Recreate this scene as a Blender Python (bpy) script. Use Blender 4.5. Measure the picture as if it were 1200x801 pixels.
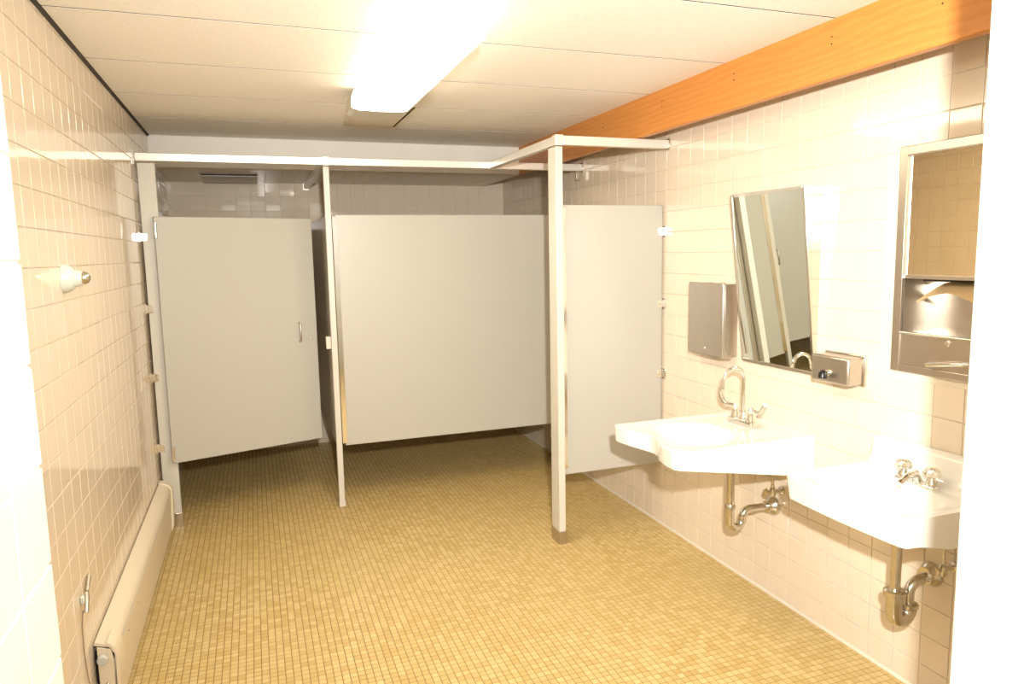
import bpy, bmesh, math, random
from mathutils import Vector, Matrix
random.seed(7)
for o in list(bpy.data.objects): bpy.data.objects.remove(o)
SC = bpy.context.scene
COL = SC.collection

# ------------------------------------------------------------------ camera
YAW, PITCH, ROLL, FPX, CAMZ = 0.3459, 0.1255, -0.0185, 835.9, 1.5474
def cam_axes():
    f = Vector((math.sin(YAW)*math.cos(PITCH), math.cos(YAW)*math.cos(PITCH), -math.sin(PITCH)))
    r = Vector((math.cos(YAW), -math.sin(YAW), 0)); u = r.cross(f)
    return (r*math.cos(ROLL)+u*math.sin(ROLL), -r*math.sin(ROLL)+u*math.cos(ROLL), f)
CR, CU, CF = cam_axes()
cd = bpy.data.cameras.new('camera'); cam = bpy.data.objects.new('camera', cd); COL.objects.link(cam)
cam.matrix_world = Matrix(((CR.x, CU.x, -CF.x, 0), (CR.y, CU.y, -CF.y, 0), (CR.z, CU.z, -CF.z, CAMZ), (0, 0, 0, 1)))
cd.sensor_width = 36; cd.lens = FPX/1200*36; cd.clip_start = .02
SC.camera = cam

# ------------------------------------------------------------------ light
wd = bpy.data.worlds.new('world'); SC.world = wd; wd.use_nodes = True
wd.node_tree.nodes['Background'].inputs[0].default_value = (1, .93, .82, 1)
wd.node_tree.nodes['Background'].inputs[1].default_value = .3
fl = bpy.data.lights.new('hand_held_flash', 'SPOT'); fl.energy = 490; fl.spot_size = math.radians(125); fl.spot_blend = 1.0; fl.shadow_soft_size = .035; fl.color = (1, .985, .95)
flo = bpy.data.objects.new('hand_held_flash', fl); flo.location = (.09, -.10, 1.83); flo.rotation_euler = (math.radians(90), 0, -math.radians(34)); COL.objects.link(flo)
LENS_EMIT = 20.0
vs = SC.view_settings
vs.view_transform = 'Standard'; vs.look = 'None'; vs.gamma = 1; vs.exposure = 0.28; vs.use_curve_mapping = False

# ------------------------------------------------------------------ measures
W, XL, H, B, F, F2 = 2.103, -.569, 2.314, 5.994, 4.377, 3.371
P = .1095; Y0T = 2.4777; R1 = .1037
YJ, XJL, XJR, YBK = .90, -.235, 1.182, -1.7
SOFY, SOFZ = 5.076, 2.118
BX0, BX1, BZ = 1.912, 1.950, 2.119

def pix(p):
    d = Vector(p)-Vector((0, 0, CAMZ)); z = d.dot(CF)
    if z < .05: return None
    return (600+FPX*d.dot(CR)/z, 400.5-FPX*d.dot(CU)/z, z)

# ------------------------------------------------------------------ materials
MATS = {}
def nodes(name):
    m = bpy.data.materials.new(name); m.use_nodes = True; nt = m.node_tree
    MATS[name] = m
    return m, nt, nt.nodes['Principled BSDF']
def mixrgb(nt, fac, a, b):
    n = nt.nodes.new('ShaderNodeMix'); n.data_type = 'RGBA'
    if isinstance(fac, float): n.inputs[0].default_value = fac
    else: nt.links.new(fac, n.inputs[0])
    for s, v in ((6, a), (7, b)):
        if isinstance(v, tuple): n.inputs[s].default_value = (*v, 1)
        else: nt.links.new(v, n.inputs[s])
    return n.outputs[2]
def noise(nt, scale, detail=3, vec=None, stretch=None):
    tc = nt.nodes.new('ShaderNodeNewGeometry'); v = tc.outputs['Position']
    if stretch:
        mp = nt.nodes.new('ShaderNodeMapping'); mp.inputs['Scale'].default_value = stretch
        nt.links.new(v, mp.inputs[0]); v = mp.outputs[0]
    n = nt.nodes.new('ShaderNodeTexNoise'); n.inputs['Scale'].default_value = scale; n.inputs['Detail'].default_value = detail
    nt.links.new(v, n.inputs['Vector'])
    return n.outputs['Fac']
def bump(nt, bs, h, strength, dist):
    b = nt.nodes.new('ShaderNodeBump'); b.inputs['Strength'].default_value = strength; b.inputs['Distance'].default_value = dist
    nt.links.new(h, b.inputs['Height']); nt.links.new(b.outputs[0], bs.inputs['Normal'])
def simple(name, c, rough=.5, metal=0, var=.06, vscale=6, spec=.5, bmp=0, bscale=60, coat=0):
    m, nt, bs = nodes(name)
    n = noise(nt, vscale)
    lo = tuple(max(0, x*(1-var)) for x in c); hi = tuple(min(1, x*(1+var)) for x in c)
    nt.links.new(mixrgb(nt, n, lo, hi), bs.inputs['Base Color'])
    bs.inputs['Roughness'].default_value = rough; bs.inputs['Metallic'].default_value = metal
    bs.inputs['Specular IOR Level'].default_value = spec
    bs.inputs['Coat Weight'].default_value = coat
    if bmp: bump(nt, bs, noise(nt, bscale, 4), bmp, .002)
    return m
def cells(name, base, pitch, spread, rough, spec=.5):
    """fired-clay tile colour: each tile its own shade, keyed to its place in the grid"""
    m, nt, bs = nodes(name)
    g = nt.nodes.new('ShaderNodeNewGeometry')
    sc = nt.nodes.new('ShaderNodeVectorMath'); sc.operation = 'MULTIPLY'; sc.inputs[1].default_value = tuple(1/p for p in pitch[0])
    ad = nt.nodes.new('ShaderNodeVectorMath'); ad.operation = 'ADD'; ad.inputs[1].default_value = tuple(pitch[1])
    flr = nt.nodes.new('ShaderNodeVectorMath'); flr.operation = 'FLOOR'
    wn = nt.nodes.new('ShaderNodeTexWhiteNoise'); wn.noise_dimensions = '3D'
    L = nt.links.new
    L(g.outputs['Position'], sc.inputs[0]); L(sc.outputs[0], ad.inputs[0]); L(ad.outputs[0], flr.inputs[0]); L(flr.outputs[0], wn.inputs['Vector'])
    col = mixrgb(nt, wn.outputs['Value'], spread[0], spread[1])
    col2 = mixrgb(nt, noise(nt, 1.7, 4), col, base)
    L(col2, bs.inputs['Base Color'])
    bs.inputs['Roughness'].default_value = rough; bs.inputs['Specular IOR Level'].default_value = spec
    return m

FP = .028
cells('wall_tile', (.735, .632, .505), ((P, P, P), (.37, 5.13-.001, 3.2)), ((.72, .617, .49), (.75, .647, .52)), .07)
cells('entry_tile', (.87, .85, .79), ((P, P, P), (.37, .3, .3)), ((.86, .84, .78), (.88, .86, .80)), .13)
cells('floor_tile', (.56, .41, .17), ((FP, FP, 1.0), (0, 0, .5)), ((.45, .30, .088), (.69, .53, .26)), .34)
simple('wall_grout', (.71, .63, .50), .8)
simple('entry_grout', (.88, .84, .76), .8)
simple('floor_grout', (.30, .19, .06), .85)
simple('ceiling_board', (.92, .885, .84), .9, var=.10, vscale=70, bmp=.6, bscale=110)
simple('ceiling_dark', (.055, .045, .035), .9)
simple('white_paint', (.84, .80, .73), .55)
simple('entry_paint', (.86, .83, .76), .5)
simple('laminate', (.465, .445, .395), .30, var=.025, vscale=180)
simple('laminate_edge', (.68, .62, .52), .35)
simple('aluminium', (.80, .78, .74), .22, 1, var=.03)
simple('rail_satin', (.86, .82, .75), .30, .45, var=.03)
simple('soffit_tile', (.80, .69, .53), .30, var=.05)
simple('aluminium_bright', (.90, .88, .85), .12, 1, var=.02)
simple('painted_post', (.60, .57, .50), .35, var=.03)
simple('steel', (.56, .51, .45), .34, 1, var=.05, vscale=40)
simple('steel_bright', (.74, .70, .64), .16, 1, var=.03)
simple('chrome', (.86, .84, .80), .07, 1, var=.02)
simple('old_chrome', (.66, .63, .57), .17, 1, var=.14, vscale=70)
simple('porcelain', (.80, .775, .715), .10, var=.01, coat=.4)
simple('black_plastic', (.012, .012, .014), .3)
simple('dark_gap', (.02, .016, .012), .8)
simple('heater_enamel', (.74, .65, .50), .38, var=.04)
simple('frosted_glass', (.62, .66, .60), .2, var=.05)
simple('grey_plastic', (.55, .55, .52), .35)
simple('kraft_paper', (.58, .42, .22), .8, var=.1, vscale=20)
simple('wire', (.35, .27, .18), .6)
simple('bronze_mirror', (.90, .79, .60), .008, 1, var=.01)
def mirror_mat():
    m, nt, bs = nodes('mirror_glass')
    nt.links.new(mixrgb(nt, noise(nt, 3), (.80, .84, .78), (.81, .85, .79)), bs.inputs['Base Color'])
    bs.inputs['Metallic'].default_value = 1; bs.inputs['Roughness'].default_value = .012
mirror_mat()
def wood_mat():
    m, nt, bs = nodes('stained_fir')
    g = noise(nt, 3.2, 5, stretch=(14, .55, 14)); k = noise(nt, 9, 4, stretch=(30, .9, 30))
    wv = nt.nodes.new('ShaderNodeTexWave'); wv.wave_type = 'BANDS'; wv.bands_direction = 'Z'
    wv.inputs['Scale'].default_value = 11; wv.inputs['Distortion'].default_value = 9; wv.inputs['Detail'].default_value = 3; wv.inputs['Detail Scale'].default_value = .8
    gg = nt.nodes.new('ShaderNodeNewGeometry'); mp = nt.nodes.new('ShaderNodeMapping'); mp.inputs['Scale'].default_value = (1, .22, 1)
    nt.links.new(gg.outputs['Position'], mp.inputs[0]); nt.links.new(mp.outputs[0], wv.inputs['Vector'])
    c = mixrgb(nt, wv.outputs['Fac'], (.56, .21, .04), (.72, .31, .065))
    c = mixrgb(nt, g, c, (.70, .30, .065))
    c = mixrgb(nt, k, (.50, .18, .03), c)
    nt.links.new(c, bs.inputs['Base Color']); bs.inputs['Roughness'].default_value = .38
    bump(nt, bs, k, .15, .002)
wood_mat()
def lens_mat():
    for nm, e in (('lit_lens', LENS_EMIT), ('lit_lens_side', LENS_EMIT*.15)):
        m, nt, bs = nodes(nm)
        bs.inputs['Base Color'].default_value = (.9, .88, .8, 1)
        bs.inputs['Emission Color'].default_value = (1, .88, .66, 1); bs.inputs['Emission Strength'].default_value = e
lens_mat()

# ------------------------------------------------------------------ mesh builder
class MB:
    def __init__(s): s.v = []; s.f = []
    def add(s, vs, fs):
        n = len(s.v); s.v += [tuple(a) for a in vs]; s.f += [tuple(i+n for i in f) for f in fs]; return s
    def box(s, x0, x1, y0, y1, z0, z1):
        v = [(x, y, z) for z in (z0, z1) for y in (y0, y1) for x in (x0, x1)]
        return s.add(v, [(0, 2, 3, 1), (4, 5, 7, 6), (0, 1, 5, 4), (2, 6, 7, 3), (0, 4, 6, 2), (1, 3, 7, 5)])
    def prism(s, poly, axis, a, b):
        """poly: 2D outline in the two other axes (in x,y,z order), extruded along axis"""
        n = len(poly)
        def pt(q, t):
            l = list(q); l.insert(axis, t); return tuple(l)
        v = [pt(q, a) for q in poly]+[pt(q, b) for q in poly]
        fs = [tuple(range(n-1, -1, -1)), tuple(range(n, 2*n))]+[(i, (i+1) % n, n+(i+1) % n, n+i) for i in range(n)]
        return s.add(v, fs)
    def tube(s, pts, r, n=14, cap=True):
        pts = [Vector(p) for p in pts]; rs = r if isinstance(r, (list, tuple)) else [r]*len(pts)
        rings = []; up = None
        for i, p in enumerate(pts):
            d = (pts[min(i+1, len(pts)-1)]-pts[max(i-1, 0)]).normalized()
            if up is None:
                a = Vector((0, 0, 1)) if abs(d.z) < .9 else Vector((1, 0, 0)); up = (a-d*a.dot(d)).normalized()
            else: up = (up-d*up.dot(d)).normalized()
            w = d.cross(up)
            rings.append([p+(up*math.cos(2*math.pi*k/n)+w*math.sin(2*math.pi*k/n))*rs[i] for k in range(n)])
        v = [q for rg in rings for q in rg]; fs = []
        for i in range(len(pts)-1):
            for k in range(n): fs.append((i*n+k, i*n+(k+1) % n, (i+1)*n+(k+1) % n, (i+1)*n+k))
        if cap: fs += [tuple(range(n-1, -1, -1)), tuple(range((len(pts)-1)*n, len(pts)*n))]
        return s.add(v, fs)
    def lathe(s, prof, org, axis, n=24, lobes=0, amp=0):
        """prof: (radius, height along axis)"""
        ax = Vector(axis).normalized(); a = Vector((0, 0, 1)) if abs(ax.z) < .9 else Vector((1, 0, 0))
        u = (a-ax*a.dot(ax)).normalized(); w = ax.cross(u); org = Vector(org); v = []; fs = []
        for r, h in prof:
            for k in range(n):
                t = 2*math.pi*k/n; rr = r*(1+(amp*math.cos(lobes*t) if lobes else 0))
                v.append(org+ax*h+(u*math.cos(t)+w*math.sin(t))*rr)
        for i in range(len(prof)-1):
            for k in range(n): fs.append((i*n+k, i*n+(k+1) % n, (i+1)*n+(k+1) % n, (i+1)*n+k))
        fs += [tuple(range(n-1, -1, -1)), tuple(range((len(prof)-1)*n, len(prof)*n))]
        return s.add(v, fs)
    def mesh(s, name, off=(0, 0, 0)):
        me = bpy.data.meshes.new(name); me.from_pydata([(a-off[0], b-off[1], c-off[2]) for a, b, c in s.v], [], s.f); me.update(); return me
    def build(s, name, mat, parent=None, smooth=False, bevel=0, local=False, segs=2, fix=True):
        off = (0, 0, 0)
        if parent is not None and not local:
            q = parent
            off = Vector((0, 0, 0))
            while q: off = off+q.location; q = q.parent
        me = s.mesh(name, off)
        if fix:
            bm = bmesh.new(); bm.from_mesh(me); bmesh.ops.recalc_face_normals(bm, faces=bm.faces); bm.to_mesh(me); bm.free()
        me.materials.append(MATS[mat])
        if smooth or bevel:
            for p in me.polygons: p.use_smooth = True
            me.set_sharp_from_angle(angle=math.radians(38))
        o = bpy.data.objects.new(name, me); COL.objects.link(o)
        if parent is not None: o.parent = parent
        if bevel:
            b = o.modifiers.new('bevel', 'BEVEL'); b.width = bevel; b.segments = segs; b.limit_method = 'ANGLE'; b.angle_limit = math.radians(35)
        return o
def tag(o, label=None, cat=None, group=None, kind=None):
    if label: o['label'] = label
    if cat: o['category'] = cat
    if group: o['group'] = group
    if kind: o['kind'] = kind
    return o
def thing(name, loc, label, cat, group=None, rz=0):
    o = bpy.data.objects.new(name, None); COL.objects.link(o); o.location = loc; o.rotation_euler = (0, 0, rz); o.empty_display_size = .05
    return tag(o, label, cat, group)
def struct(name, mb, mat, **k): return tag(mb.build(name, mat, **k), kind='structure')
def arc(c, r, a0, a1, n, ux, uy):
    c, ux, uy = Vector(c), Vector(ux), Vector(uy)
    return [c+ux*(r*math.cos(math.radians(a0+(a1-a0)*i/n)))+uy*(r*math.sin(math.radians(a0+(a1-a0)*i/n))) for i in range(n+1)]

# ------------------------------------------------------------------ tiles
def tile_verts(w, h, t=.0045, ch=.0016):
    """a tile lying in the u-v plane, face towards +n: chamfered rim"""
    a, b = w/2, h/2; c, d = a-ch, b-ch
    v = [(-a, -b, 0), (a, -b, 0), (a, b, 0), (-a, b, 0), (-a, -b, t-ch*.7), (a, -b, t-ch*.7), (a, b, t-ch*.7), (-a, b, t-ch*.7), (-c, -d, t), (c, -d, t), (c, d, t), (-c, d, t)]
    f = [(8, 9, 10, 11)]+[(4+i, 4+(i+1) % 4, 8+(i+1) % 4, 8+i) for i in range(4)]+[(i, (i+1) % 4, 4+(i+1) % 4, 4+i) for i in range(4)]
    return v, f
def clad(base, mat, spots, axes, gap=.0024, t=.0045, ch=.0016, tilt=.004, limit=300, key=None, force=None, embed=.0008):
    """spots: (centre, w, h); axes = (u, v, n). The ones that show largest become tile objects, the rest one field."""
    u, v, n = [Vector(a) for a in axes]
    rank = []
    for i, (c, w, h) in enumerate(spots):
        c = Vector(c); q = [pix(c+u*(a*w/2)+v*(b*h/2)) for a, b in ((-1, -1), (1, -1), (1, 1), (-1, 1))]
        ar = 0
        pc = pix(c)
        if all(q) and pc and -15 < pc[0] < 1215 and -15 < pc[1] < 816 and (key is None or key(c)):
            ar = abs(sum(q[k][0]*q[(k+1) % 4][1]-q[(k+1) % 4][0]*q[k][1] for k in range(4)))/2
        rank.append((ar, i))
    rank.sort(reverse=True); chosen = {i for ar, i in rank[:limit] if ar > 18}
    cache = {}; field = MB()
    for i, (c, w, h) in enumerate(spots):
        c = Vector(c)-n*embed
        ta, tb = random.gauss(0, tilt), random.gauss(0, tilt)
        nn = (n+u*ta+v*tb).normalized(); uu = (u-nn*u.dot(nn)).normalized(); vv = nn.cross(uu)
        if i in chosen:
            k = (round(w, 4), round(h, 4))
            if k not in cache:
                vs, fs = tile_verts(w-gap, h-gap, t, ch); me = bpy.data.meshes.new('tile'); me.from_pydata(vs, [], fs); me.materials.append(MATS[mat]); cache[k] = me
            o = bpy.data.objects.new('tile', cache[k]); COL.objects.link(o); o.parent = base
            o.matrix_local = Matrix(((uu.x, vv.x, nn.x, c.x), (uu.y, vv.y, nn.y, c.y), (uu.z, vv.z, nn.z, c.z), (0, 0, 0, 1)))
        else:
            vs, fs = tile_verts(w-gap, h-gap, t, ch)
            field.add([c+uu*a+vv*b+nn*d for a, b, d in vs], fs)
    if field.v:
        o = field.build('tile_field', mat, base, fix=False); o['kind'] = 'stuff'
def grid(lo, hi, org, pitch):
    """cell edges of a tile grid clipped to lo..hi"""
    k = math.floor((lo-org)/pitch)+1; e = [lo]
    while org+k*pitch < hi-1e-6:
        x = org+k*pitch
        if x-e[-1] > .012: e.append(x)
        k += 1
    if hi-e[-1] < .012 and len(e) > 1: e[-1] = hi
    else: e.append(hi)
    return list(zip(e[:-1], e[1:]))

# ------------------------------------------------------------------ setting
DY0, DY1, DZ0, DZ1 = 1.50, 1.853, 1.14, 1.845       # recess of the towel cabinet
floor = struct('floor', MB().box(XL-.3, W+.3, YBK-.2, B+.2, -.12, 0), 'floor_grout')
sp = [((((a+b)/2), (c+d)/2, 0), b-a, d-c) for a, b in grid(XL, W, 0, FP) for c, d in grid(.9, B, 0, FP)]
sp += [((((a+b)/2), (c+d)/2, 0), b-a, d-c) for a, b in grid(XJL, XJR, 0, FP) for c, d in grid(YBK, .9, 0, FP)]
clad(floor, 'floor_tile', sp, ((1, 0, 0), (0, 1, 0), (0, 0, 1)), gap=.0034, t=.0022, ch=.0007, tilt=.006, embed=.0003, key=lambda c: c.x > XL+.06)

wl = struct('wall_left', MB().box(XL-.15, XL, YJ, B+.1, 0, H+.1), 'wall_grout')
rows = grid(.0, H-.004, R1, P)
sp = [((XL, (a+b)/2, (c+d)/2), b-a, d-c) for a, b in grid(YJ, B, Y0T, P) for c, d in rows]
clad(wl, 'wall_tile', sp, ((0, 1, 0), (0, 0, 1), (1, 0, 0)), key=lambda c: c.y < F+.1 and c.z > .2)

mb = MB().box(W, W+.2, .7, DY0, 0, H+.1).box(W, W+.2, DY1, B+.1, 0, H+.1).box(W, W+.2, DY0, DY1, 0, DZ0).box(W, W+.2, DY0, DY1, DZ1, H+.1).box(W+.12, W+.2, DY0, DY1, DZ0, DZ1)
wr = struct('wall_right', mb, 'wall_grout')
sp = []
for a, b in grid(YJ, B, Y0T, P):
    for c, d in grid(.012, H, R1, P):
        my, mz = (a+b)/2, (c+d)/2
        if DY0-.03 < my < DY1+.03 and DZ0-.03 < mz < DZ1+.03: continue
        sp.append(((W, my, mz), b-a, d-c))
clad(wr, 'wall_tile', sp, ((0, -1, 0), (0, 0, 1), (-1, 0, 0)), key=lambda c: c.y < F2 and c.z < 2.2)
struct('baseboard_right', MB().prism([(W-.011, 0), (W, 0), (W, .014), (W-.004, .012), (W-.009, .006)], 1, YJ, B), 'laminate_edge')

wb = struct('wall_back', MB().box(XL-.1, W+.1, B, B+.15, 0, H+.1), 'wall_grout')
sp = [(((a+b)/2, B, (c+d)/2), b-a, d-c) for a, b in grid(XL, W, .02, P) for c, d in grid(0, SOFZ, SOFZ, P)]
clad(wb, 'wall_tile', sp, ((-1, 0, 0), (0, 0, 1), (0, -1, 0)), tilt=.013, key=lambda c: c.z > 1.72 or (c.z < .5 and c.x < .4))

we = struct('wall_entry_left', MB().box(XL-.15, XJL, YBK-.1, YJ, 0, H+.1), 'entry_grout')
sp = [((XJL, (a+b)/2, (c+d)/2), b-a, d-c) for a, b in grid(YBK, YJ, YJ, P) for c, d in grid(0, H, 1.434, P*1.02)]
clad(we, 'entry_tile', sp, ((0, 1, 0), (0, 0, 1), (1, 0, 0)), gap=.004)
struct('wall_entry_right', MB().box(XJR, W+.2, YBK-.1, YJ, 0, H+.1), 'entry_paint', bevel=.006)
struct('wall_front', MB().box(XL-.15, W+.2, YBK-.25, YBK-.1, 0, H+.1), 'entry_paint')

# ceiling: dark deck above, boards hung under it with open joints
ce = struct('ceiling', MB().box(XL-.15, W+.2, YBK-.2, B+.1, H+.0007, H+.12), 'ceiling_dark')
cj = [YBK]+[2.0075+.6096*k for k in range(-5, 5)]+[SOFY]
for a, b in zip(cj[:-1], cj[1:]):
    if b-a < .05: continue
    segs = [(XL+.016, BX0)] if not (3.8 < a < 3.9) else [(XL+.016, .853), (.866, BX0)]
    for x0, x1 in segs:
        MB().box(x0, x1, a+.0045, b-.0045, H, H+.006).build('ceiling_board', 'ceiling_board', ce)
for a, b in zip(cj[:-1], cj[1:]):
    MB().box(BX1, W+.02, a+.0045, b-.0045, H, H+.006).build('ceiling_board', 'ceiling_board', ce)
struct('gap_shade_1', MB().prism([(XL, H-.012), (XL+.013, H-.004), (XL+.013, H+.016), (XL, H+.016)], 1, YJ, SOFY), 'ceiling_dark')  # dark strip painting in the shade of the open gap between boards and wall
so = struct('ceiling_soffit', MB().box(XL, BX0, SOFY, B, SOFZ, H+.02).box(BX1, W, SOFY, B, SOFZ+.05, H+.02), 'white_paint', bevel=.003)
sp = [(((a+b)/2, (c+d)/2, SOFZ), b-a, d-c) for a, b in grid(XL, BX0, .02, P) for c, d in grid(SOFY+.02, B, B, P)]
clad(so, 'soffit_tile', sp, ((1, 0, 0), (0, -1, 0), (0, 0, -1)), limit=0)

bm_ = tag(thing('ceiling_beam', (BX0, YJ, BZ), 'long orange stained timber beam under the ceiling beside the tiled wall with sinks', 'beam'))
MB().box(BX0, BX1, YJ, B, BZ, H+.015).build('timber', 'stained_fir', bm_, bevel=.004)
for y in (1.6, 2.02, 2.55, 3.1, 3.72, 4.3):
    for dz in (-.012, .012): MB().lathe([(.0026, 0), (.0026, .002), (.0015, .003)], (BX0, y, 2.245+dz), (-1, 0, 0), 8).build('nail', 'dark_gap', bm_)

# ------------------------------------------------------------------ ceiling light
LX, LY0, LY1 = .612, 2.215, 3.64
t = thing('ceiling_light', (LX, (LY0+LY1)/2, H), 'lit fluorescent ceiling light with white wraparound lens', 'light')
MB().box(LX-.105, LX+.105, LY0+.03, LY1-.01, H-.03, H).build('base_pan', 'white_paint', t, bevel=.003)
pf = [(-.134, -.086), (-.126, -.093), (-.105, -.099), (0, -.102), (.105, -.099), (.126, -.093), (.134, -.086)]
pc = [(-.128, -.026), (-.134, -.05), (-.134, -.086), (-.126, -.093), (-.105, -.099), (0, -.102), (.105, -.099), (.126, -.093), (.134, -.086), (.134, -.05), (.128, -.026)]
def lensring(y, k, dz): return [(LX+x*k, y, H+z*(1-dz)) for x, z in pf]
LC = 3.455
m = MB(); rg = [lensring(LY0, .80, .12), lensring(LY0+.012, .86, .04), lensring(LY0+.05, 1, 0), lensring(LC, 1, 0)]
m.v = [p for q in rg for p in q]; n = len(pf)
m.f = [(i*n+k, i*n+(k+1) % n, (i+1)*n+(k+1) % n, (i+1)*n+k) for i in range(3) for k in range(n)]+[tuple(range(n)), tuple(range(3*n, 4*n))]
m.build('lens', 'lit_lens', t, smooth=True)
m = MB()
for y, k in ((LY0+.003, .80), (LY0+.012, .86), (LY0+.05, 1), (LC, 1)):
    m.v += [(LX+x*k, y, H+z) for x, z in ((-.126, -.02), (-.134, -.0855), (.134, -.0855), (.126, -.02))]
m.f = [(i*4+k, i*4+(k+1) % 4, i*4+4+(k+1) % 4, i*4+4+k) for i in range(3) for k in range(4)]+[(0, 1, 2, 3), (12, 13, 14, 15)]
m.build('lens_side', 'lit_lens_side', t)
MB().prism([(LX+x*1.01, H+z*1.005+.001) for x, z in pc], 1, LC, LY1).build('end_cap', 'painted_post', t, smooth=True)

# soffit vent
t = thing('air_vent', (-.11, 5.62, SOFZ), 'square metal air vent in the soffit above the left stall', 'vent')
MB().box(-.297, .077, 5.40, 5.90, SOFZ-.016, SOFZ-.008).build('plate', 'white_paint', t, bevel=.003)
MB().box(-.28, .06, 5.44, 5.88, SOFZ-.009, SOFZ-.004).build('neck', 'dark_gap', t)
MB().box(-.292, .072, 5.394, 5.401, SOFZ-.012, SOFZ-.002).build('slot', 'dark_gap', t)

# ------------------------------------------------------------------ stalls
def screw(mb_or_parent, pos, axis, r=.004):
    return MB().lathe([(r, 0), (r, .0012), (r*.6, .0022)], pos, axis, 10).build('screw', 'steel', mb_or_parent)
PT = 2.064   # pilaster top
# left pilaster
FL = 4.40
t = thing('stall_pilaster', (-.51, FL, 0), 'flat pale pilaster bolted beside the left tiled wall, carrying the stall door', 'pilaster')
MB().box(-.553, -.466, FL, FL+.03, .07, PT).build('post', 'painted_post', t, bevel=.003)
MB().box(-.556, -.463, FL-.004, FL+.034, .0, .085).build('shoe', 'steel_bright', t, bevel=.002)
for z in (1.664, 1.269, .883, .478):
    b = MB().box(XL+.004, XL+.009, FL-.022, FL+.05, z-.028, z+.028).box(XL+.008, -.528, FL-.006, FL, z-.022, z+.022).box(XL+.008, -.528, FL+.03, FL+.036, z-.022, z+.022).build('bracket', 'aluminium_bright', t, bevel=.0015)
    screw(b, (-.54, FL-.006, z), (0, -1, 0))
# door
DW, DA = .885, math.atan2(.249, .846)
d = thing('stall_door', (-.488, FL-.036, 0), 'beige stall door with small pull, swung slightly inward from the left pilaster', 'stall door', rz=DA)
MB().box(0, DW, 0, .025, .388, 1.775).build('door_panel', 'laminate', d, bevel=.004, local=True)
hd = MB().tube([(.772, -.002, 1.022), (.772, -.022, 1.028), (.772, -.028, 1.05), (.772, -.028, 1.11), (.772, -.022, 1.132), (.772, -.002, 1.138)], .0055, 10).build('pull_handle', 'steel', d, smooth=True, local=True)
for z in (1.118, 1.034): MB().lathe([(.006, 0), (.006, .002), (.003, .003)], (.847, 0, z), (0, -1, 0), 10).build('latch_bolt', 'steel', d, local=True)
for z in (1.70, .45): MB().tube([(.004, -.008, z-.04), (.004, -.008, z+.04)], .009, 10).build('hinge', 'aluminium', d, smooth=True, local=True)
MB().box(DW-.09, DW-.02, .025, .04, 1.05, 1.10).build('latch', 'steel', d, local=True, bevel=.002)
# middle pilaster
t = thing('stall_pilaster', (.441, F+.01, 0), 'slim pale pilaster standing between the stall door and the wide panel', 'pilaster')
MB().box(.423, .458, F, F+.032, .03, PT).build('post', 'painted_post', t, bevel=.003)
MB().box(.4215, .4605, F-.0015, F+.0335, 0, .034).build('shoe', 'painted_post', t, bevel=.002)
MB().box(.395, .4235, F+.03, F+.06, .985, 1.06).build('door_keeper', 'laminate_edge', t, bevel=.002)
# wide front panel
t = thing('stall_screen', (1.28, F+.01, .383), 'widest beige stall panel, fixed beside the slim middle pilaster', 'stall panel')
MB().box(.478, W-.03, F+.004, F+.029, .383, 1.785).build('panel', 'laminate', t, bevel=.004)
MB().box(.462, .490, F-.002, F+.0035, .40, 1.775).box(.4612, .464, F-.002, F+.03, .40, 1.775).build('edge_channel', 'aluminium_bright', t, bevel=.001)
for z in (1.64, 1.25, .87, .48):
    MB().box(W-.009, W-.004, F-.02, F+.054, z-.028, z+.028).box(W-.06, W-.008, F-.002, F+.0035, z-.022, z+.022).build('bracket', 'aluminium_bright', t, bevel=.0015)
# divider
t = thing('stall_screen', (.441, 5.2, .383), 'beige divider panel running from the slim pilaster to the back wall', 'stall panel')
MB().box(.430, .455, F+.035, B-.03, .383, 1.785).build('panel', 'laminate', t, bevel=.004)
for z in (1.6, .55): MB().box(.424, .4295, B-.07, B-.008, z-.025, z+.025).build('bracket', 'aluminium_bright', t, bevel=.001)
# right post
t = thing('stall_pilaster', (1.465, 3.375, 0), 'stout square pale pilaster standing at the free end of the screen panel by the sinks', 'pilaster')
MB().box(1.446, 1.484, 3.325, 3.425, .05, 2.062).build('post', 'painted_post', t, bevel=.003)
MB().box(1.444, 1.486, 3.322, 3.428, 0, .075).build('shoe', 'steel', t, bevel=.002)
# screen panel by the sinks
t = thing('stall_screen', (1.8, F2, .365), 'beige screen panel fixed to the sink wall beside the far sink', 'stall panel')
MB().box(1.502, W-.016, F2, F2+.025, .365, 1.78).build('panel', 'laminate', t, bevel=.004)
MB().box(1.487, 1.517, F2-.006, F2-.0005, .40, 1.765).box(1.4865, 1.491, F2-.006, F2+.03, .40, 1.765).build('edge_channel', 'aluminium_bright', t, bevel=.001)
for z in (1.641, 1.253, .868, .48):
    b = MB().box(W-.009, W-.004, F2-.03, F2+.05, z-.028, z+.028).box(W-.045, W-.008, F2-.0065, F2-.0005, z-.02, z+.02).build('bracket', 'aluminium_bright', t, bevel=.0015)
    screw(b, (W-.034, F2-.0065, z), (0, -1, 0))
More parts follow.
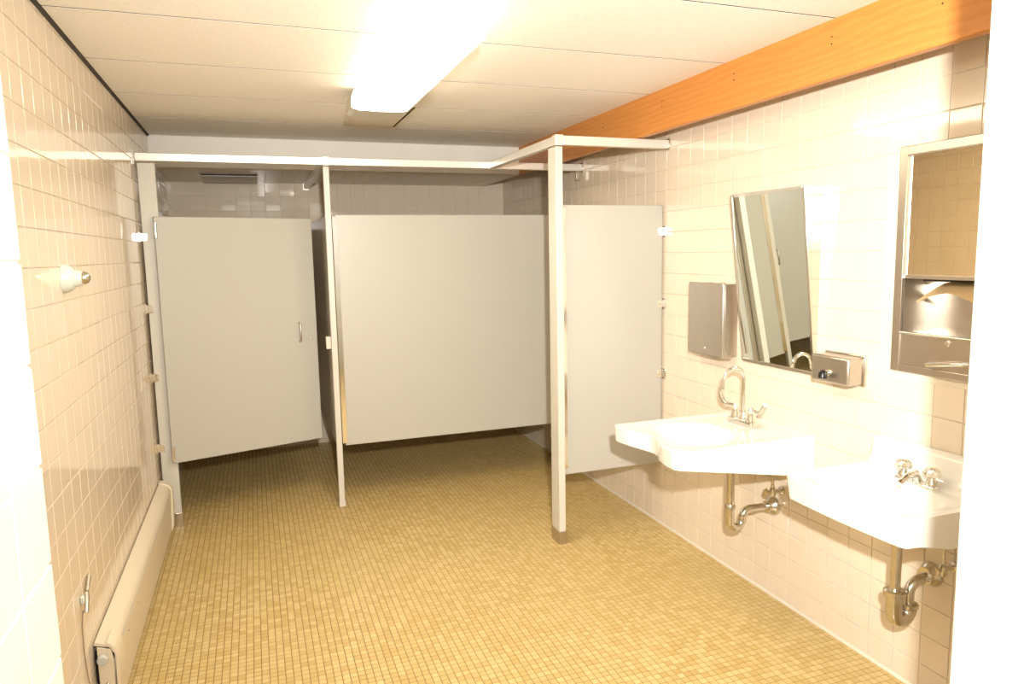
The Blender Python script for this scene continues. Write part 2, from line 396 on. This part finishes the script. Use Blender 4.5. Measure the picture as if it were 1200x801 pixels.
# head rails
def rail(p0, p1, label, name='head_rail'):
    (x0, y0), (x1, y1) = p0, p1; w = .019
    t = thing(name, ((x0+x1)/2, (y0+y1)/2, 2.07), label, 'rail')
    if y0 == y1: m = MB().box(x0, x1, y0-w, y0+w, 2.07, 2.115)
    else: m = MB().box(x0-w, x0+w, y0, y1, 2.07, 2.115)
    m.build('tube', 'rail_satin', t, bevel=.004)
    return t
t = rail((XL+.01, F+.014), (W-.01, F+.014), 'longest aluminium head rail, spanning wall to wall over the stall fronts')
for x, z0, z1 in ((.441, 2.068, 2.119), (1.465, 2.068, 2.119)): MB().box(x-.022, x+.022, F-.010, F+.038, z0, z1).build('clamp', 'rail_satin', t, bevel=.003)
MB().box(W-.010, W-.004, F-.01, F+.038, 2.062, 2.123).build('wall_flange', 'aluminium', t, bevel=.001)
MB().box(XL+.004, XL+.010, F-.02, F+.05, 2.05, 2.13).build('wall_flange', 'aluminium', t, bevel=.001)
MB().box(W-.05, W-.026, F+.004, F+.020, 2.01, 2.07).build('drop_bracket', 'steel', t, bevel=.002)
t = rail((1.466, 3.365), (1.466, F-.011), 'short aluminium head rail running from the stout square pilaster back to the longest rail')
MB().box(1.444, 1.488, 3.32, 3.3655, 2.067, 2.119).build('corner_clamp', 'rail_satin', t, bevel=.003)
t = rail((1.489, 3.343), (W-.01, 3.343), 'aluminium head rail from the stout square pilaster to the sink wall above the screen panel')
MB().box(W-.011, W-.004, 3.320, 3.366, 2.064, 2.121).build('wall_flange', 'steel_bright', t, bevel=.001)
t = rail((.441, F+.039), (.441, B-.01), 'shiny aluminium head rail above the divider panel running to the back wall')
MB().box(.419, .463, B-.012, B-.005, 2.066, 2.116).build('wall_flange', 'rail_satin', t)

# ------------------------------------------------------------------ baseboard heater
t = thing('baseboard_heater', (-.53, 3.4, 0), 'long cream enamel baseboard heater along the left tiled wall', 'heater')
HY0, HY1 = 2.53, 4.34
hx = XL+.006
prof = [(hx, .02), (-.520, .02), (-.508, .05), (-.500, .235), (-.503, .262), (-.515, .283), (hx+.004, .300), (hx, .298)]
MB().prism([(hx, .03), (-.535, .03), (-.535, .255), (hx, .26)], 1, HY0+.02, HY1-.02).build('core', 'dark_gap', t)
MB().prism([(-.520, .025), (-.513, .025), (-.503, .236), (-.511, .236)], 1, HY0+.012, HY1-.03).build('front_panel', 'heater_enamel', t, bevel=.001)
MB().prism([(hx, .297), (hx+.004, .302), (-.517, .284), (-.505, .268), (-.5010, .256), (-.507, .2545), (-.511, .264), (-.521, .277), (hx, .291)], 1, HY0+.012, HY1-.03).build('top_cover', 'heater_enamel', t, smooth=True)
MB().prism([(-.507, .240), (-.507, .2535), (-.520, .2535), (-.520, .240)], 1, HY0+.03, HY1-.04).build('outlet_slot', 'dark_gap', t)
for y0, y1 in ((HY1-.05, HY1),):
    o = MB().prism([(hx, .018), (-.514, .018), (-.500, .05), (-.4945, .24), (-.498, .270), (-.513, .291), (hx+.004, .309), (hx, .309)], 1, y0, y1).build('end_cap', 'heater_enamel', t, smooth=True, bevel=.002)
# near end: sleeve, open end plate with knob
MB().prism([(-.520, .018), (-.512, .018), (-.4935, .05), (-.4925, .24), (-.496, .272), (-.512, .294), (-.524, .2985), (-.523, .289), (-.513, .283), (-.5025, .262), (-.5005, .24), (-.5035, .05)], 1, HY0, HY0+.10).build('sleeve', 'heater_enamel', t, smooth=True)
MB().prism([(-.553, .05), (-.5095, .05), (-.507, .24), (-.512, .272), (-.553, .286)], 1, HY0+.004, HY0+.010).build('end_plate', 'heater_enamel', t, bevel=.001)
k = MB().lathe([(.014, 0), (.0165, .004), (.0165, .02), (.014, .025)], (-.536, HY0+.004, .248), (0, -1, 0), 20).build('valve_knob', 'grey_plastic', t, smooth=True)
MB().tube([(-.53, HY0+.012, .16), (-.53, HY0-.006, .15), (-.535, HY0-.01, .10), (-.535, HY0-.008, .02)], .006, 10).build('pipe', 'old_chrome', t, smooth=True)
for y in (2.78, 3.0, 3.75): MB().lathe([(.004, 0), (.004, .002), (.002, .003)], (-.5012, y, .21), (1, 0, 0), 8).build('screw', 'steel', t)

# wall fittings on the left
t = thing('door_bumper', (XL, 2.62, 1.49), 'frosted bell shaped door bumper with chrome tip on the left wall', 'bumper')
bx = XL+.004
MB().lathe([(.046, 0), (.046, .006), (.044, .014), (.036, .028), (.030, .032)], (bx, 2.62, 1.49), (1, 0, 0)).build('bell', 'frosted_glass', t, smooth=True)
MB().lathe([(.027, .030), (.027, .040), (.023, .054)], (bx, 2.62, 1.49), (1, 0, 0)).build('collar', 'frosted_glass', t, smooth=True)
MB().lathe([(.020, .053), (.021, .060), (.016, .070), (.008, .076)], (bx, 2.62, 1.49), (1, 0, 0)).build('tip', 'old_chrome', t, smooth=True)
t = thing('cable_clamp', (XL, 2.46, .487), 'small metal cable clamp with thin wire low on the left wall', 'clamp')
MB().box(bx, bx+.012, 2.44, 2.47, .482, .506).build('plate', 'frosted_glass', t, bevel=.003)
MB().tube([(bx+.017, 2.43, .46), (bx+.017, 2.452, .497), (bx+.014, 2.462, .51)], .0075, 10).build('barrel', 'steel', t, smooth=True)
MB().tube([(bx+.008, 2.50, .50), (bx+.010, 2.535, .535)], .0065, 10).build('arm', 'steel', t, smooth=True)
MB().tube([(bx+.006, 2.437, .465), (bx+.003, 2.425, .42), (bx+.003, 2.42, .33), (bx+.004, 2.43, .25), (bx+.005, 2.46, .17), (bx+.006, 2.49, .08), (bx+.006, 2.50, .01)], .002, 6).build('wire', 'wire', t, smooth=True)

# ------------------------------------------------------------------ towel box, mirror, soap, towel cabinet
XS = W-.0045
t = thing('towel_dispenser', (W, 2.87, 1.043), 'brushed steel paper towel box beside the tilted mirror', 'towel dispenser')
MB().box(2.026, XS, 2.737, 3.003, 1.046, 1.382).build('cabinet', 'steel', t, bevel=.003)
MB().box(2.013, 2.0262, 2.733, 3.007, 1.043, 1.386).build('front_cover', 'steel', t, bevel=.004)
MB().lathe([(.006, 0), (.006, .002)], (2.013, 2.87, 1.075), (-1, 0, 0), 12).build('lock', 'steel_bright', t)
MB().box(2.032, 2.075, 2.77, 2.97, 1.034, 1.0465).build('outlet', 'dark_gap', t)
MB().prism([(2.022, 1.036), (2.026, 1.0455), (2.09, 1.0455), (2.08, 1.026)], 1, 2.76, 2.98).build('outlet_lip', 'steel', t, bevel=.002)
for y in (2.80, 2.90): MB().lathe([(.010, 0), (.010, .003), (.006, .005)], (2.06, y, 1.382), (0, 0, 1), 12).build('lid_catch', 'steel', t)

MY0, MY1, MZ0, MZ1, MXB, MXT = 2.237, 2.690, 1.034, 1.780, 2.088, 2.008
t = thing('tilted_mirror', (W, 2.477, MZ0), 'steel framed wall mirror tilted forward above the far sink', 'mirror')
def mx(z): return MXB+(MXT-MXB)*(z-MZ0)/(MZ1-MZ0)
def slab(y0, y1, z0, z1, d0, d1): return [(mx(z0)+d0, z0), (mx(z1)+d0, z1), (mx(z1)+d1, z1), (mx(z0)+d1, z0)]
MB().prism(slab(0, 0, MZ0+.008, MZ1-.008, .0022, .006), 1, MY0+.008, MY1-.008).build('glass', 'mirror_glass', t)
for y0, y1 in ((MY0, MY0+.012), (MY1-.012, MY1)): MB().prism(slab(0, 0, MZ0, MZ1, 0, .012), 1, y0, y1).build('frame_side', 'steel_bright', t, bevel=.0012)
for z0, z1, nm, mt in ((MZ0, MZ0+.014, 'frame_bottom', 'steel'), (MZ1-.014, MZ1, 'frame_top', 'aluminium_bright')): MB().prism(slab(0, 0, z0, z1, -.0006, .012), 1, MY0+.011, MY1-.011).build(nm, mt, t, bevel=.0012)
for y0, y1 in ((MY0+.001, MY0+.004), (MY1-.004, MY1-.001)):
    MB().prism([(mx(MZ0)+.010, MZ0+.001), (mx(MZ1)+.010, MZ1-.001), (XS, MZ1-.001), (XS, MZ0+.001)], 1, y0, y1).build('side_panel', 'steel_bright', t)
MB().box(mx(MZ1)+.010, XS, MY0+.004, MY1-.004, MZ1-.004, MZ1-.001).build('top_panel', 'aluminium_bright', t)

t = thing('soap_dispenser', (W, 2.08, 1.035), 'small brushed steel soap dispenser with black push valve on the tiled wall', 'soap dispenser')
MB().box(2.016, 2.088, 1.993, 2.176, 1.035, 1.139).build('tank', 'steel', t, bevel=.008)
MB().box(2.087, XS, 1.986, 2.182, 1.030, 1.146).build('back_plate', 'steel_bright', t, bevel=.003)
MB().lathe([(.012, 0), (.012, .014), (.009, .018), (.009, .026)], (2.017, 2.088, 1.075), (-1, 0, 0), 16).build('valve_stem', 'old_chrome', t, smooth=True)
MB().tube([(1.998, 2.088, 1.079), (1.990, 2.088, 1.072), (1.988, 2.088, 1.056)], [.012, .016, .015], 14).build('push_valve', 'black_plastic', t, smooth=True)

t = thing('towel_cabinet', (W, 1.68, 1.11), 'recessed steel towel and waste cabinet with mirror in the tiled wall above the near sink', 'towel cabinet')
CY0, CY1, CZ0, CZ1 = 1.465, 1.883, 1.112, 1.876
xf = W-.010
fo = 'steel'
MB().box(xf, XS, CY1-.032, CY1, CZ0, CZ1).box(xf, XS, CY0, CY0+.032, CZ0, CZ1).box(xf, XS, CY0+.032, CY1-.032, CZ1-.032, CZ1).box(xf, XS, CY0+.032, CY1-.032, CZ0, CZ0+.026).build('frame', fo, t, bevel=.0025)
for y0, y1, z0, z1 in ((CY1-.0345, CY1-.0318, CZ0+.026, CZ1-.03), (CY0+.034, CY1-.034, CZ1-.0345, CZ1-.0318)):
    MB().box(xf-.003, xf+.006, y0, y1, z0, z1).build('inner_bead', 'steel', t, bevel=.001)
iy0, iy1 = CY0+.034, CY1-.034
MB().box(W-.001, W+.004, iy0+.002, iy1-.002, 1.445, CZ1-.034).build('mirror', 'bronze_mirror', t)
MB().box(W-.006, W+.012, iy0, iy1, 1.432, 1.446).build('mirror_ledge', 'steel', t, bevel=.002)
MB().box(W+.098, W+.104, iy0, iy1, 1.24, 1.445).build('cavity_back', 'steel', t)
for y0, y1 in ((iy1-.003, iy1+.002), (iy0-.002, iy0+.003)): MB().box(W-.002, W+.1, y0, y1, 1.24, 1.445).build('cavity_side', 'steel', t)
MB().box(W+.004, W+.1, iy0, iy1, 1.236, 1.243).build('cavity_floor', 'steel_bright', t)
MB().box(W+.012, W+.1, iy0+.003, iy1-.06, 1.425, 1.440).build('towel_chute', 'dark_gap', t, bevel=.002)
MB().box(W-.008, W+.006, iy0, iy1, 1.138, 1.246).build('waste_door', 'steel', t, bevel=.002)
MB().tube([(W-.009, iy0, 1.248), (W-.009, iy1, 1.248)], .0055, 10).build('rolled_lip', 'steel_bright', t, smooth=True)
MB().lathe([(.010, 0), (.010, .004), (.008, .006)], (W-.008, 1.668, 1.228), (-1, 0, 0), 16).build('lock', 'chrome', t, smooth=True)
MB().tube([(W-.009, 1.735, 1.150), (W-.022, 1.728, 1.152), (W-.022, 1.60, 1.170), (W-.009, 1.59, 1.172)], [.009, .0085, .006, .006], 12).build('handle', 'chrome', t, smooth=True)
# the towel hanging out
mb = MB(); top = [(W+.05, 1.735-.045*i, 1.4235) for i in range(6)]
midp = [(W+.025, 1.775, 1.385), (W+.015, 1.715, 1.398), (W+.02, 1.665, 1.405), (W+.015, 1.62, 1.400), (W+.02, 1.57, 1.385), (W+.03, 1.53, 1.38)]
low = [(W-.012, 1.800, 1.352), (W-.018, 1.742, 1.372), (W-.004, 1.690, 1.388), (W-.022, 1.645, 1.378), (W-.03, 1.60, 1.360), (W-.02, 1.55, 1.338)]
curl = [(W+.008, 1.797, 1.354), (W+.004, 1.742, 1.384), (W+.012, 1.690, 1.398), (W+.0, 1.645, 1.394), (W-.006, 1.60, 1.384), (W+.0, 1.55, 1.37)]
vs = top+midp+low+curl
fs = [(r*6+i, r*6+i+1, r*6+7+i, r*6+6+i) for r in range(3) for i in range(5)]
mb.add(vs, fs); o = mb.build('paper_towel', 'kraft_paper'); 
m = o.modifiers.new('subd', 'SUBSURF'); m.levels = m.render_levels = 1
m = o.modifiers.new('thick', 'SOLIDIFY'); m.thickness = .0012
tag(o, 'crumpled brown paper towel hanging from the slot of the towel cabinet', 'paper towel')

# ------------------------------------------------------------------ sinks
def smooth(a, b, x):
    t = max(0, min(1, (x-a)/(b-a))); return t*t*(3-2*t)
def lavatory(parent, y0, y1, xfront, ztop, zbot, basin, nx=44, ny=44, rc=.035, tx=.012, ty=.010):
    """closed basin mesh: grid from the wall to the front edge"""
    mb = MB(); T = []; Bm = []
    def spaced(n): return [.5-.5*math.cos(math.pi*i/n)*(1) for i in range(n+1)]
    us = [i/nx for i in range(nx+1)]; vs = spaced(ny)
    for v in vs:
        y = y0+(y1-y0)*v; e = min(y-y0, y1-y); xf_ = xfront(y)
        if e < rc: xf_ += rc-math.sqrt(max(0, rc*rc-(rc-e)**2))
        for u in us:
            x = XS+(xf_-XS)*u
            T.append((x, y, ztop(x, y)-basin(x, y))); Bm.append((XS+(xf_-XS)*u+(tx*u), y+(ty if v < .5 else -ty)*abs(1-2*v)**3, zbot(x, y)))
    n = nx+1; N = len(T); mb.v = T+Bm
    for j in range(ny):
        for i in range(nx):
            a = j*n+i; mb.f.append((a, a+1, a+n+1, a+n)); mb.f.append((N+a, N+a+n, N+a+n+1, N+a+1))
    for j in range(ny):
        for i in (0, nx):
            a, b = j*n+i, (j+1)*n+i; mb.f.append((a, b, N+b, N+a))
    for i in range(nx):
        for j in (0, ny):
            a, b = j*n+i, j*n+i+1; mb.f.append((a, b, N+b, N+a))
    o = mb.build('basin', 'porcelain', parent, smooth=True)
    o.data.set_sharp_from_angle(angle=math.radians(60))
    b = o.modifiers.new('bevel', 'BEVEL'); b.width = .011; b.segments = 4; b.limit_method = 'ANGLE'; b.angle_limit = math.radians(50)
    return o
def sup(x, y, cx, cy, a, b, p=2.6): return (abs((x-cx)/a)**p+abs((y-cy)/b)**p)**(1/p)

# far sink: deep, bow-fronted
S1 = thing('wall_sink', (W, 2.475, .63), 'long white wall sink with wavy front under the tilted mirror', 'sink')
lavatory(S1, 2.228, 2.724, lambda y: 1.440+.062*math.exp(-((y-2.49)/.105)**2),
         lambda x, y: .790+.004*(1-smooth(.86, .97, sup(x, y, 1.77, 2.476, .33, .248, 5)))*0 - .004*(1-smooth(.80, .95, sup(x, y, 1.77, 2.476, .33, .248, 5))),
         lambda x, y: max(.632, .722-.16*max(0, x-1.45)),
         lambda x, y: .085*(1-smooth(.30, 1.0, sup(x, y, 1.685, 2.468, .165, .195))), rc=.028, tx=.006, ty=.0)
MB().lathe([(.026, 0), (.026, .003), (.018, .004)], (1.75, 2.468, .7015), (0, 0, 1), 20).build('drain', 'chrome', S1, smooth=True)
MB().lathe([(.034, 0), (.034, .014), (.02, .018)], (1.878, 2.47, .638), (0, 0, -1), 20).build('drain_flange', 'dark_gap', S1)

t = thing('faucet', (1.965, 2.51, .79), 'chrome gooseneck faucet with wrist blade handles on the far sink', 'faucet')
FY, FX, FZ = 2.51, 1.966, .786
MB().box(FX-.026, FX+.026, FY-.082, FY+.082, FZ, FZ+.024).build('base', 'steel_bright', t, bevel=.008, segs=3)
for s in (-1, 1): MB().lathe([(.022, 0), (.021, .012), (.015, .03), (.014, .046), (.016, .05), (.010, .06)], (FX, FY+s*.052, FZ+.022), (0, 0, 1), 18).build('valve_body', 'chrome', t, smooth=True)
MB().lathe([(.02, 0), (.018, .02), (.0125, .03), (.0125, .045)], (FX, FY, FZ+.022), (0, 0, 1), 18).build('spout_hub', 'chrome', t, smooth=True)
MB().tube([(FX, FY, FZ+.05), (FX, FY, .985)]+arc((FX-.052, FY, .985), .052, 0, 180, 14, (1, 0, 0), (0, 0, 1))[1:]+[(FX-.106, FY, .968)], .0085, 14).build('gooseneck', 'chrome', t, smooth=True)
MB().lathe([(.0105, 0), (.0105, .02)], (FX-.106, FY, .972), (-.03, 0, -1), 14).build('aerator', 'chrome', t, smooth=True)
for s in (-1, 1):
    pts = [(FX, FY+s*.05, FZ+.078), (FX-.004, FY+s*.08, FZ+.074), (FX-.008, FY+s*.108, FZ+.072), (FX-.01, FY+s*.128, FZ+.080), (FX-.012, FY+s*.142, FZ+.100), (FX-.012, FY+s*.150, FZ+.116)]
    mbl = MB().tube(pts, [.007, .0065, .008, .010, .011, .009], 10)
    mbl.build('wrist_blade', 'old_chrome', t, smooth=True)

def trap(name, label, x, y, ztop, zarm, zbot, r, xw_y, big=False):
    t = thing(name, (x, y, zbot), label, 'drain pipe')
    rb = .028 if big else r
    MB().tube([(x, y, ztop), (x, y, zbot+.10)], r, 16).build('tailpiece', 'old_chrome', t, smooth=True)
    MB().lathe([(rb*.9, 0), (rb*1.25, .004), (rb*1.25, .022), (rb, .028)], (x, y, zbot+.095), (0, 0, 1), 18).build('slip_nut', 'old_chrome', t, smooth=True)
    rr = .032
    pts = [(x, y, zbot+.10)]+arc((x+rr, y, zbot+.045), rr, 180, 360, 12, (1, 0, 0), (0, 0, 1))
    MB().tube(pts, rb*.95 if big else r*1.05, 16).build('trap_bend', 'old_chrome', t, smooth=True)
    x2 = x+2*rr
    if big: MB().lathe([(rb*.8, 0), (rb*1.1, .004), (rb*1.1, .016), (rb*.8, .02)], (x2, y, zbot+.045), (0, 0, 1), 18).build('slip_nut', 'old_chrome', t, smooth=True)
    return t, x2
# far sink trap
t, x2 = trap('drain_trap', 'chrome drain pipe and trap below the far sink', 1.876, 2.47, .632, .418, .333, .0165, 2.459)
MB().tube([(x2, 2.47, .375), (x2, 2.47, .395)]+arc((x2+.035, 2.468, .385), .035, 180, 90, 6, (1, 0, 0), (0, 0, 1))+[(W-.03, 2.462, .420)], .0165, 16).build('trap_arm', 'old_chrome', t, smooth=True)
MB().lathe([(.044, 0), (.044, .008), (.038, .018), (.026, .03), (.026, .04)], (XS, 2.46, .420), (-1, 0, 0), 22).build('escutcheon', 'old_chrome', t, smooth=True)
def stop_valve(label, y, z, ztop, x=W-.055):
    t = thing('stop_valve', (W, y, z), label, 'valve')
    MB().lathe([(.018, 0), (.018, .004), (.008, .008), (.008, .04)], (XS, y, z), (-1, 0, 0), 14).build('stub', 'old_chrome', t, smooth=True)
    MB().lathe([(.011, -.02), (.013, -.015), (.013, .012), (.008, .018), (.008, .024)], (x, y, z), (0, 0, 1), 14).build('body', 'old_chrome', t, smooth=True)
    MB().lathe([(.006, .012), (.006, .03), (.016, .031), (.016, .038)], (x, y, z), (-1, .0, 0), 14, 5, .12).build('wheel', 'old_chrome', t, smooth=True)
    MB().tube([(x, y, z+.02), (x, y, ztop)], .005, 10).build('supply_tube', 'old_chrome', t, smooth=True)
stop_valve('chrome stop valve below the far sink, beside its drain pipe', 2.41, .505, .632)

# near sink: shallow with backsplash
S2 = thing('wall_sink', (W, 1.68, .66), 'white wall sink with low backsplash under the towel cabinet', 'sink')
def x2f(y): return 1.670+.010*((y-1.68)/.24)**2
lavatory(S2, 1.435, 1.925, x2f,
         lambda x, y: .775-.004*(1-smooth(.82, .95, sup(x, y, 1.88, 1.68, .205, .245, 6))),
         lambda x, y: .690-.03*smooth(1.70, 1.9, x)*1.0,
         lambda x, y: .075*(1-smooth(.35, 1.0, sup(x, y, 1.835, 1.68, .140, .215, 4))), rc=.022, ty=.006)
bs = [(XS, .760)]+[(2.005, .760)]+[(2.005+.047*math.sin(math.radians(a)), .772+.09*(1-math.cos(math.radians(a)))) for a in (0, 20, 40, 55, 70, 82)]+[(2.052, .866), (2.062, .874), (2.085, .876), (XS, .876)]
MB().prism(bs, 1, 1.44, 1.905).build('backsplash', 'porcelain', S2, bevel=.008, segs=3)
MB().lathe([(.026, 0), (.026, .003), (.018, .004)], (1.86, 1.68, .6965), (0, 0, 1), 20).build('drain', 'chrome', S2, smooth=True)
MB().lathe([(.038, 0), (.038, .012), (.024, .02)], (1.93, 1.675, .662), (0, 0, -1), 20).build('drain_flange', 'dark_gap', S2)
MB().lathe([(.016, 0), (.016, .010), (.010, .016)], (1.845, 1.765, .676), (0, 0, -1), 14).build('support_stud', 'old_chrome', S2)

t = thing('faucet', (2.0, 1.67, .775), 'low chrome centerset faucet with two fluted round knobs on the near sink', 'faucet')
GX, GY, GZ = 1.997, 1.668, .768
MB().box(GX-.022, GX+.014, GY-.075, GY+.075, GZ, GZ+.018).build('base', 'chrome', t, bevel=.007, segs=3)
for s in (-1, 1):
    MB().lathe([(.018, 0), (.017, .014), (.012, .02), (.011, .03)], (GX-.002, GY+s*.053, GZ+.016), (0, 0, 1), 18).build('valve_body', 'old_chrome', t, smooth=True)
    MB().lathe([(.012, 0), (.022, .006), (.024, .014), (.021, .026), (.012, .033), (.004, .035)], (GX-.002, GY+s*.053, GZ+.042), (0, 0, 1), 30, 6, .12).build('knob', 'chrome', t, smooth=True)
MB().tube([(GX, GY, GZ+.016), (GX-.012, GY, GZ+.042), (GX-.05, GY-.002, GZ+.036), (GX-.085, GY-.004, GZ+.018)], [.015, .0145, .012, .0105], 14).build('spout', 'chrome', t, smooth=True)

t, x2 = trap('drain_trap', 'stout chrome drain pipe and trap below the near sink', 1.93, 1.675, .645, .443, .30, .0165, 1.677, big=True)
MB().tube([(x2, 1.675, .35), (x2, 1.675, .39)]+arc((x2+.04, 1.675, .395), .04, 180, 100, 6, (1, 0, 0), (0, 0, 1))+[(W-.02, 1.677, .442)], .0165, 16).build('trap_arm', 'old_chrome', t, smooth=True)
MB().lathe([(.042, 0), (.042, .008), (.036, .018), (.028, .026), (.028, .036)], (XS, 1.677, .443), (-1, 0, 0), 22).build('escutcheon', 'old_chrome', t, smooth=True)
stop_valve('chrome stop valve below the near sink, beside its drain pipe', 1.60, .50, .66)
